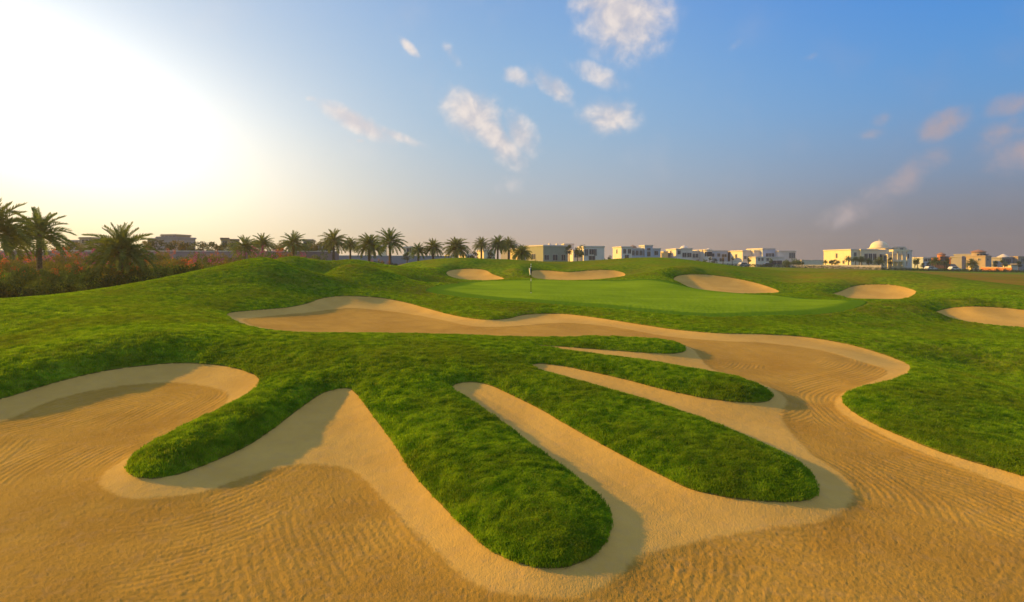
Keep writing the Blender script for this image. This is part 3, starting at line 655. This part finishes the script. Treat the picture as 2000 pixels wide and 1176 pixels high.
for px, top, w_, lb in ((1657,499,16,'small palm left of the mansion\'s middle wing'),(1671,500,14,'palm in front of the mansion\'s middle wing, beside the first'),(1683,499,16,'bushy palm in the middle of the palms before the mansion'),
   (1697,503,14,'short palm between the mansion wings'),(1717,500,24,'widest palm before the mansion, left of the portico'),(1612,507,10,'tiny young palm at the left end of the mansion'),(1624,507,10,'tiny young palm against the bright left wing'),(1637,508,9,'tiny young palm right of its twin on the bright wing'),
   (1827,500,22,'golden lit palm left of the orange tower house'),(1898,504,24,'green palm between the beige house and the round tower house'),(1845,508,14,'small palm at the foot of the orange tower house')):
    palm(px, top, w_, 228, rp.randint(0, 3), lb, 'small palms before the far villas')
for i in range(20):
    tree((1188 + i*19 if i < 12 else 1572 + (i-12)*55) + r2.uniform(-5, 5), r2.uniform(499, 507), r2.uniform(10, 18), 236 + r2.uniform(-6, 0), r2.choice([0, 1, 2]), 'small garden tree in the row before the far villas', 'garden trees before the far villas', tall=1.2)
# ---------------------------------------------------------------- villas
def wallmat(n, c): return plain(n, c, .85, .06, .5)
C_ = {'yellow': wallmat('yellow_render', (.78, .60, .28)), 'white': wallmat('white_render', (.78, .69, .57)), 'cream': wallmat('cream_render', (.82, .69, .45)), 'sage': wallmat('sage_render', (.34, .34, .24)),
      'orange': wallmat('orange_render', (.62, .22, .06)), 'brown': wallmat('brown_render', (.26, .16, .09)), 'beige': wallmat('beige_render', (.42, .32, .22)), 'grey': wallmat('grey_render', (.32, .30, .31)),
      'blue': wallmat('pale_blue_render', (.46, .50, .56)), 'trim': wallmat('stone_trim', (.68, .60, .48)), 'tile': plain('roof_tile', (.33, .17, .10), .8, .25, 3.0), 'purple': wallmat('mauve_wall', (.30, .22, .22)), 'darkroof': wallmat('dark_roof', (.16, .13, .12))}
m_glass, t, b = mat('window_glass', .15); b.inputs['Base Color'].default_value = (.035, .045, .055, 1); b.inputs['Specular IOR Level'].default_value = .5
m_frame = plain('window_frame', (.5, .45, .38), .6)
def window(mb_parent, u, zc, ww, hh, frame_mat, facing, off):
    """facing 'f': on the front (y = off), 'l': on the left side (x = off); u runs along the wall"""
    g = MB(); f_ = MB(); d = .12; e = .14; ww *= .8; hh *= .78
    def bx(m, a0, a1, z0, z1, p0, p1):
        if facing == 'f': m.box(a0, a1, off - p1, off - p0, z0, z1)
        else: m.box(off - p1, off - p0, a0, a1, z0, z1)
    bx(g, u - ww/2, u + ww/2, zc - hh/2, zc + hh/2, -.05, .05)
    for a0, a1, z0, z1 in ((u-ww/2-e, u-ww/2, zc-hh/2-e, zc+hh/2+e), (u+ww/2, u+ww/2+e, zc-hh/2-e, zc+hh/2+e), (u-ww/2, u+ww/2, zc+hh/2, zc+hh/2+e), (u-ww/2, u+ww/2, zc-hh/2-e, zc-hh/2), (u-.05, u+.05, zc-hh/2, zc+hh/2)):
        bx(f_, a0, a1, z0, z1, -.05, .14)
    o = g.build('window', m_glass, mb_parent); f_.build('frame', frame_mat, o)
def villa(name, label, px0, Y, yaw, blocks, group='villas beyond the golf course', domes=(), towers=(), extras=()):
    """blocks: x0,x1 (pixels right of px0), y0,y1 (m back), top row, material, front windows, left windows"""
    s = Y / F; x = at(px0, Y); g0 = gz(x, Y); root = empty(name, (x, Y, g0), yaw, label, 'house', group)
    Z = lambda py: (HY - py) * s + CZ - g0
    for (x0, x1, y0, y1, top, mt, fw, lw) in blocks:
        X0, X1, zt = x0*s, x1*s, Z(top)
        m = MB(); m.box(X0, X1, y0, y1, -1.5, zt - .35); m.build('wall', C_[mt], root)
        k = MB(); k.box(X0-.25, X1+.25, y0-.25, y1+.25, zt-.35, zt-.05); k.box(X0-.1, X1+.1, y0-.1, y1+.1, zt-.05, zt+.12); k.build('cornice', C_['trim'] if mt in ('yellow', 'white', 'cream', 'sage', 'blue') else C_[mt], root)
        for (u, v, ww, hh) in fw: window(root, X0 + (X1-X0)*u, Z(v), ww, hh, m_frame, 'f', y0)
        for (u, v, ww, hh) in lw: window(root, y0 + (y1-y0)*u, Z(v), ww, hh, m_frame, 'l', X0)
    for (cx, cy, rpx, zb, mt) in domes:
        rr_ = rpx*s; m = MB(); zb = Z(zb)
        m.lathe([(rr_*1.08, zb-.6), (rr_*1.08, zb), (rr_, zb)] + [(rr_*math.cos(a), zb + rr_*.80*math.sin(a)) for a in np.linspace(.05, 1.5, 9)] + [(.12, zb+rr_*.82), (.08, zb+rr_*1.02), (.01, zb+rr_*1.05)], cx*s, cy, 20)
        m.build('dome', C_[mt], root, True)
    for (cx, cy, rpx, z1, mt, cone) in towers:
        rr_ = rpx*s; m = MB(); m.lathe([(rr_, -1.5), (rr_, Z(z1)-.4)], cx*s, cy, 20); m.build('tower', C_[mt], root)
        k = MB(); zt = Z(z1); k.lathe([(rr_*1.16, zt-.4), (rr_*1.16, zt-.1), (rr_*1.02, zt)] + ([(rr_*.5, zt+rr_*cone*.6), (.05, zt+rr_*cone)] if cone else [(rr_*.9, zt+.1)]), cx*s, cy, 20); k.build('tower_roof', C_['tile'] if mt in ('orange', 'beige') else C_['trim'], root, False)
        for a in (-2.4, -1.95, -1.5, -1.05):
            q = MB(); q.box(cx*s + rr_*math.cos(a) - .4, cx*s + rr_*math.cos(a) + .4, cy + rr_*math.sin(a) - .15, cy + rr_*math.sin(a) + .25, zt - 3.2, zt - 1.2); q.build('window', m_glass, root)
    for (nm, x0, x1, y0, y1, p0, p1, mt) in extras:
        m = MB(); m.box(x0*s, x1*s, y0, y1, Z(p1), Z(p0)); m.build(nm, C_[mt], root)
    return root
def fw(n, v, ww=1.3, hh=1.7, a=.12, b=.88): return [(a + (b-a)*(i/(n-1) if n > 1 else .5), v, ww, hh) for i in range(n)]
villa('yellow_villa', 'yellow and sage villa with blocky flat roofs right of the palm row', 1061, 205, R(30),
  [(0,58,0,13,479,'sage',[(.14,503,2.4,2.2),(.48,503,2.6,2.6),(.82,503,2.2,2.6)],[(.5,501,3.0,2.4)]), (-12,10,14,20,484,'yellow',[],[(.5,502,2.6,2)]), (-14,6,20.5,27,475,'grey',[],[])],
  extras=[('chimney',22,25,2,3,475,480,'trim'),('chimney',40,43,2,3,475,480,'trim')])
villa('white_villa', 'white villa with three dark windows and a raised roof room', 1140, 225, R(4),
  [(0,41,0,14,481,'white',[(.14,493,1.4,3.2),(.38,492,2.2,2.6),(.56,493,1.2,3.2),(.4,504,3,2)],[(.5,493,1.3,2)]), (-18,0.4,3,14,488,'white',[(.35,498,2,2.4),(.7,498,1.4,2)],[]), (-26,-6,15,22,474,'white',[(.5,480,1.6,1.2)],[])])
villa('grey_villa', 'pale blue villa with a square centre tower and a warm left block', 1232, 250, R(8),
  [(0,61,0,14,485,'blue',fw(5,494,1.5,2.6,.08,.6)+[(.85,494,2.0,2.2)],[]), (-22,-.5,-2,10,482,'white',[(.3,491,1.4,2.4),(.75,491,1.6,2.4),(.5,502,2,2.2)],[(.5,491,1.4,2.2)]), (27,43,-1,6,479,'blue',[(.5,487,1.8,1.2),(.5,496,1.8,2.6)],[])], domes=[(14,6,8,485,'brown')])
villa('low_house', 'low tan house with a small lit yellow block', 1296, 262, R(10), [(0,9,0,10,491,'yellow',[],[]), (9.3,24,2,10,494,'beige',[(.5,499,1.5,1.4)],[])])
villa('domed_villa', 'long white villa with two small white domes and a round bay', 1332, 258, R(6),
  [(-12,0,0,12,486,'white',[(.5,493,1.6,2)],[(.5,493,1.6,2)]), (.3,23,1,13,485,'white',[(.28,498,2.2,2.4),(.72,498,2.4,2.4)],[(.5,498,1.2,2)]), (23.3,41,3,13,490,'white',[(.35,499,1.2,2.2),(.7,499,1.4,2)],[]), (41.3,56,0,13,488,'white',[(.5,497,2.2,2.2),(.5,507,2,2.4)],[]), (56.3,98,2,14,489,'blue',[(.2,498,3.0,1.8),(.55,498,1.6,1.8),(.82,499,2.8,1.5),(.7,508,2.6,2)],[])],
  domes=[(15,6,7.5,485,'white'),(66,6,5.5,489,'white')], towers=[(50,-1,8,487,'white',0)])
villa('brown_house', 'small brown house with a pale chimney beside the domed villa', 1431, 262, R(6), [(0,14,0,10,494,'brown',[(.5,501,2,2)],[]), (2,10,4,9,491,'beige',[],[])])
villa('large_white_villa', 'big white villa of stacked cubes with a porch and parked cars', 1466, 246, R(10),
  [(0,19,6,16,489,'white',fw(2,503,1.3,1.5,.3,.7),[(.5,500,1.6,2)]), (19.3,42,4,16,489,'white',[(.75,498,1.1,1.2),(.9,498,1.1,1.2)],[]), (32,60,2,14,485,'blue',[(.35,499,1.5,2.4),(.6,499,1.4,2.4),(.78,499,1.4,2.4)],[]), (60.3,98,0,14,490,'white',fw(3,499,1.1,2.8,.68,.90),[]), (2,62,-3,1.8,502,'white',[(.12,507,1,1.4),(.24,507,1,1.4),(.42,507,1.2,1.4),(.75,513,6,2.2)],[])],
  domes=[(66,8,6,489,'blue')])
villa('domed_mansion', 'grand cream mansion with a large ribbed dome over a columned portico', 1662, 240, R(0),
  [(0,16,0,21,487,'cream',[(.5,497,1.2,2)],[(.5,499,1.4,2.4),(.25,512,1.6,1.6),(.75,512,1.6,1.6)]), (16.3,50,-1,18,487,'cream',fw(3,502,1.6,3.4,.3,.8)+[(.5,512,3,2)],[(.5,497,1.2,2)]), (50.3,90,0,18,488,'cream',[(.25,503,2,3.4),(.55,503,2.2,3.4),(.8,503,2.4,3.4)],[(.3,494,1.2,1.2)]),
   (90.3,124,5,20,484,'white',[(.2,503,1.6,3.4),(.5,503,1.6,3.4),(.5,494,1.4,1.2)],[]), (124.3,142,7,20,488,'white',[(.4,500,2.2,2.4)],[]), (98,112,2,5,482,'cream',[(.5,487,1.4,1)],[]), (60,90,-4,-.5,497,'cream',[],[(.5,505,2,3)])],
  domes=[(70,5,15.5,482,'cream')], extras=[('column',62,63.5,-6.4,-6,492,519,'trim'),('column',71,72.5,-6.4,-6,492,519,'trim'),('column',80,81.5,-6.4,-6,492,519,'trim'),('column',88.5,90,-6.4,-6,492,519,'trim'),('balcony',61,91,-7,-4.3,508,511,'cream'),('porch_roof',61,91,-7,-4.3,488,492,'cream')])
villa('low_white_house', 'low white house with blue trim between the mansion and the orange tower', 1803, 262, R(8), [(0,18,0,10,503,'blue',[(.3,508,2,1.4),(.75,508,2,1.4)],[]), (-4,6,8,14,500,'white',[],[])])
villa('orange_house', 'orange house with a round tower and a long brick-coloured wing', 1856, 262, R(10), [(0,16,0,10,504,'orange',[(.5,508,1.5,1.2)],[]), (-14,-.5,2,9,505,'orange',[(.5,511,1.4,1.6)],[])], towers=[(-7,3,6.5,496,'orange',.5)])
villa('beige_house', 'plain beige cube house left of the round tower house', 1887, 255, R(12), [(0,20,2,12,501,'grey',[(.5,506,1.6,1.6)],[]), (-3,8,-9,-.5,500,'beige',[(.4,507,1.4,1.2)],[(.3,507,1.4,1.2),(.7,507,1.4,1.2)])])
villa('round_tower_house', 'brown stone house with a fat round tower and shallow dome', 1908, 262, R(6), [(8,42,4,14,496,'grey',[(.3,503,1.6,2),(.7,503,1.6,2)],[]), (22,40,2,3.8,500,'grey',[(.5,506,3,1.6)],[])], towers=[(12,2,11,491,'beige',.35)])
villa('arched_house', 'grey house with an arched roof at the far right', 1965, 268, R(6), [(0,24,2,12,503,'grey',[(.3,509,1.6,2.4),(.7,509,1.6,2.4)],[]), (26,44,0,10,501,'beige',[(.5,508,1.6,2)],[])], towers=[(12,4,9,501,'grey',.6)])
# the hazy villas behind the boundary wall on the left
villa('grey_tower_villa', 'hazy grey villa with a flat-roofed tower above the left boundary wall', 288, 175, R(-10), [(0,20,0,10,466,'grey',[(.5,476,2,2)],[]), (20.4,54,0,10,463,'grey',[(.3,474,1.6,2)],[]), (19,53,2,8,458,'beige',fw(4,462,1.0,.8),[])])
villa('hazy_roof_house', 'low tan roof just above the wall, left of the broad palm', 155, 180, R(-10), [(0,27,0,10,464,'beige',[(.5,472,3,1.5)],[]), (-42,-4,2,10,469,'grey',[(.5,474,3,1.5)],[])])
villa('gold_lit_house', 'small gold-lit house with dark overhanging roofs beside the palm pair', 432, 170, R(25), [(0,13,0,9,467,'yellow',[(.5,476,1.4,2)],[(.5,476,1.2,2)]), (13.4,30,1,9,470,'yellow',[(.5,478,1.4,2)],[])], extras=[('roof',-2,14,-1,10,464.5,466.5,'darkroof'),('roof',15,32,0,10,466.5,468.5,'darkroof')])
villa('blue_grey_villa', 'blue-grey villa with a square tower right of the isolated palm', 592, 165, R(15), [(0,18,0,9,468,'beige',[(.5,476,3,1.2),(.5,484,3,2)],[(.5,476,2,1.2)]), (18.4,52,1,9,477,'blue',[(.3,484,2,1.6),(.7,484,2,1.6)],[]), (-30,-.5,3,9,480,'beige',[(.5,486,2,1.5)],[])])
villa('pale_house', 'pale house glimpsed between the tallest palms of the middle row', 738, 170, R(10), [(0,16,0,8,480,'cream',[(.5,486,1.5,1.5)],[]), (50,70,0,8,482,'cream',[(.5,488,1.5,1.5)],[])])
villa('sunlit_house', 'cream house showing low between the palms left of the flagstick', 880, 185, R(20), [(0,10,0,8,498,'cream',[],[]), (30,46,0,8,497,'cream',[(.5,502,1.5,1.5)],[]), (68,92,0,8,488,'cream',[(.5,496,1.5,1.5)],[])])
# ---------------------------------------------------------------- walls, hedge, fence, gate house
def longwall(name, label, pa, pb, top, h, th, mt, cap, cat='wall', group=None):
    a = Vector((at(*pa), pa[1], 0)); b = Vector((at(*pb), pb[1], 0)); L = (b - a).length; ang = math.atan2(b.y-a.y, b.x-a.x)
    zt = (HY - top) / F * pa[1] + CZ; g0 = zt - h; root = empty(name, (a.x, a.y, g0), ang, label, cat, group)
    m = MB(); m.box(0, L, -th/2, th/2, -.8, h - .12); m.build('panel', C_[mt], root)
    k = MB(); k.box(-.1, L+.1, -th/2-.08, th/2+.08, h-.12, h+.04); k.build('coping', C_[cap], root)
    p = MB(); n = max(2, int(L / 6))
    for i in range(n+1): q = L*i/n; p.box(q-.2, q+.2, -th/2-.06, th/2+.06, -.8, h+.10)
    p.build('piers', C_[mt], root); return root
longwall('boundary_wall', 'long mauve boundary wall with a pale coping behind the flowering bushes', (-260, 118), (660, 128), 489, 4.0, .3, 'purple', 'white')
longwall('garden_wall', 'low pale garden wall behind the palms of the middle row', (660, 150), (880, 165), 499, 2.5, .3, 'grey', 'white')
longwall('white_wall', 'long low bright white wall in front of the mansion garden', (1536, 232), (1720, 212), 517.5, 1.7, .3, 'white', 'white')
longwall('cream_wall', 'cream garden wall behind the bright green bushes', (1565, 236), (1606, 240), 508, 2.6, .3, 'cream', 'trim')
longwall('low_white_wall', 'white garden wall left of the white car', (1382, 240), (1452, 240), 511, 2.4, .3, 'white', 'white')
root = longwall('slatted_fence', 'orange-lit fence with close posts at the right edge', (1918, 238), (1976, 222), 521.5, 1.9, .2, 'orange', 'trim', 'fence')
g0 = gz(at(1976, 234), 234); s = 234 / F
root = empty('gate_house', (at(1975, 234), 234, g0), R(4), 'small white gate house with a flat dark roof at the right edge', 'building')
m = MB(); m.box(0, 16*s, 0, 4, -.5, 2.3); m.build('wall', C_['white'], root); m = MB(); m.box(-.3, 16*s+.3, -.3, 4.3, 2.3, 2.6); m.build('roof', C_['darkroof'], root)
m = MB(); m.box(17*s, 34*s, .5, 4, -.5, 2.9); m.build('annex', C_['grey'], root)
g0 = gz(at(1906, 230), 230)
root = empty('garden_pavilion', (at(1906, 230), 230, g0), 0, 'tiny cream gabled pavilion left of the orange-lit fence', 'pavilion')
m = MB(); m.box(-1.3, 1.3, 0, 2, -.4, 1.5); m.build('wall', C_['cream'], root); m = MB(); m.add([(-1.6,-.2,1.5),(1.6,-.2,1.5),(0,-.2,2.8),(-1.6,2.2,1.5),(1.6,2.2,1.5),(0,2.2,2.8)], [(0,1,2),(3,5,4),(0,2,5,3),(1,4,5,2),(0,3,4,1)]); m.build('roof', C_['trim'], root)
m = MB(); m.box(-.45, .45, -.05, .1, -.4, 1.3); m.build('door', C_['brown'], root)
# clipped dark hedge: one long plant
hx0, hx1, HYD = 1488, 2150, 204
r = random.Random(5); mb = MB(); nseg = 330
for i in range(nseg):
    px = hx0 + (hx1-hx0) * i / nseg; x = at(px, HYD); g0 = gz(x, HYD)
    leaves(mb, r, (x, HYD + r.uniform(-.3, .3), g0 + .35), .85 + r.uniform(-.12, .12), 46, .16, .9, .5)
hd = mb.build('clipped_hedge', m_leafd); tag(hd, 'long dark clipped hedge running along the far edge of the course', 'hedge')
mb = MB()
for i in range(60):
    px = 1380 + 110 * i / 60; x = at(px, 215); leaves(mb, r, (x, 215, gz(x, 215) + .5), .8, 40, .16, .9, .5)
hd = mb.build('garden_hedge', m_leafd); tag(hd, 'shorter dark hedge left of the white car before the villas', 'hedge')
# ---------------------------------------------------------------- cars
m_white_car, t, b = mat('white_paint', .3); b.inputs['Base Color'].default_value = (.75, .74, .72, 1); b.inputs['Specular IOR Level'].default_value = .5
m_dark_car, t, b = mat('dark_paint', .3); b.inputs['Base Color'].default_value = (.05, .055, .06, 1); b.inputs['Specular IOR Level'].default_value = .5
m_tyre = plain('tyre', (.02, .02, .02), .9); m_metal = plain('metal', (.5, .5, .5), .4)
def car(px, Y, rz, paint, label):
    x = at(px, Y); root = empty('parked_car', (x, Y, gz(x, Y)), rz, label, 'car', 'cars parked by the far villas')
    prof = [(-2.2,.45),(-2.2,.95),(-1.9,1.05),(-1.45,1.65),(.55,1.68),(1.15,1.1),(2.05,.95),(2.25,.7),(2.25,.45)]
    def slab(pr, w_, name, mt, par):
        n = len(pr); v = [(a, -w_, c) for a, c in pr] + [(a, w_, c) for a, c in pr]
        m = MB(); m.add(v, [tuple(range(n)), tuple(range(n, 2*n))[::-1]] + [(i, i+n, (i+1) % n + n, (i+1) % n) for i in range(n)]); return m.build(name, mt, par)
    slab(prof, .9, 'body', paint, root)
    slab([(-1.6,1.1),(-1.3,1.56),(.45,1.58),(.95,1.12)], .915, 'side_window', m_glass, root)
    for sx_ in (-1.4, 1.4):
        for sy in (-.8, .8):
            m = MB(); m.tube([(sx_, sy-.13, .34), (sx_, sy+.13, .34)], .34, 14); wh = m.build('wheel', m_tyre, root); m = MB(); m.tube([(sx_, sy-.15, .34), (sx_, sy+.15, .34)], .19, 10); m.build('rim', m_metal, wh)
    for sy in (-.62, .62): m = MB(); m.box(2.18, 2.28, sy-.16, sy+.16, .72, .86); m.build('headlight', m_metal, root)
car(1453, 219, R(8), m_white_car, 'white car parked at the left end of the big white villa')
car(1497, 222, R(180), m_dark_car, 'dark car parked under the porch of the big white villa')
car(1818, 221, R(5), m_white_car, 'white car left of the dark tree at the orange house')
car(1864, 221, R(5), m_white_car, 'white car just left of the beige cube house')
# ---------------------------------------------------------------- flagstick
Yf = hit(1037, 573, 30)[1]; xf = at(1037, Yf); zf = float(base_h(np.array([xf]), np.array([Yf]))[0]) + CZ + .05; H = 56.5 / F * Yf
m_black = plain('black_paint', (.02, .02, .02), .5); m_wht = plain('white_paint_pole', (.8, .78, .72), .5)
root = empty('flagstick', (xf, Yf, zf), 0, 'black and white striped flagstick with a limp flag on the putting green', 'golf flag')
for name, mt, segs in (('pole', m_black, [(0, .40), (.49, .62), (.67, .88), (.93, .955)]), ('pole_band', m_wht, [(.40, .49), (.62, .67), (.88, .93), (.955, 1.0)])):
    m = MB()
    for a, c in segs: m.lathe([(.020, a*H), (.020, c*H)], 0, 0, 8)
    m.build(name, mt, root)
def cloth(name, mt, x0, x1, z0, z1, ph):
    m = MB(); nx, nz_ = 6, 10
    for j in range(nz_+1):
        for i in range(nx+1):
            u = i/nx; v = j/nz_; m.v.append((x0 + (x1-x0)*u*(1-.35*v) , .05*math.sin(u*7+ph+v*2), z1 + (z0-z1)*v - .05*u))
    m.f = [(j*(nx+1)+i, j*(nx+1)+i+1, (j+1)*(nx+1)+i+1, (j+1)*(nx+1)+i) for j in range(nz_) for i in range(nx)]
    o = m.build(name, mt, root, True); sm = o.modifiers.new('thick', 'SOLIDIFY'); sm.thickness = .008; return o
cloth('flag', m_wht, -.02, -.15, .62*H, .86*H, 0); cloth('flag_half', m_black, .01, .06, .64*H, .82*H, 1.5)
m = MB(); m.lathe([(.062, -.02), (.062, .004), (.05, .004), (.05, -.02)], 0, 0, 16); m.build('hole_rim', m_wht, root)

# ---------------------------------------------------------------- haze: the evening air, one closed box
m_haze = bpy.data.materials.new('haze'); m_haze.use_nodes = True; t = NT(m_haze.node_tree); t.n.clear()
pv = t.node('ShaderNodeVolumePrincipled'); pv.inputs['Color'].default_value = (.95, .90, .86, 1); pv.inputs['Density'].default_value = 0.0004; pv.inputs['Anisotropy'].default_value = .4
t.l.new(pv.outputs[0], t.node('ShaderNodeOutputMaterial').inputs['Volume'])
m = MB(); m.box(-420, 420, -60, 420, -2.5, 22); hz = m.build('haze', m_haze); tag(hz, kind='stuff')
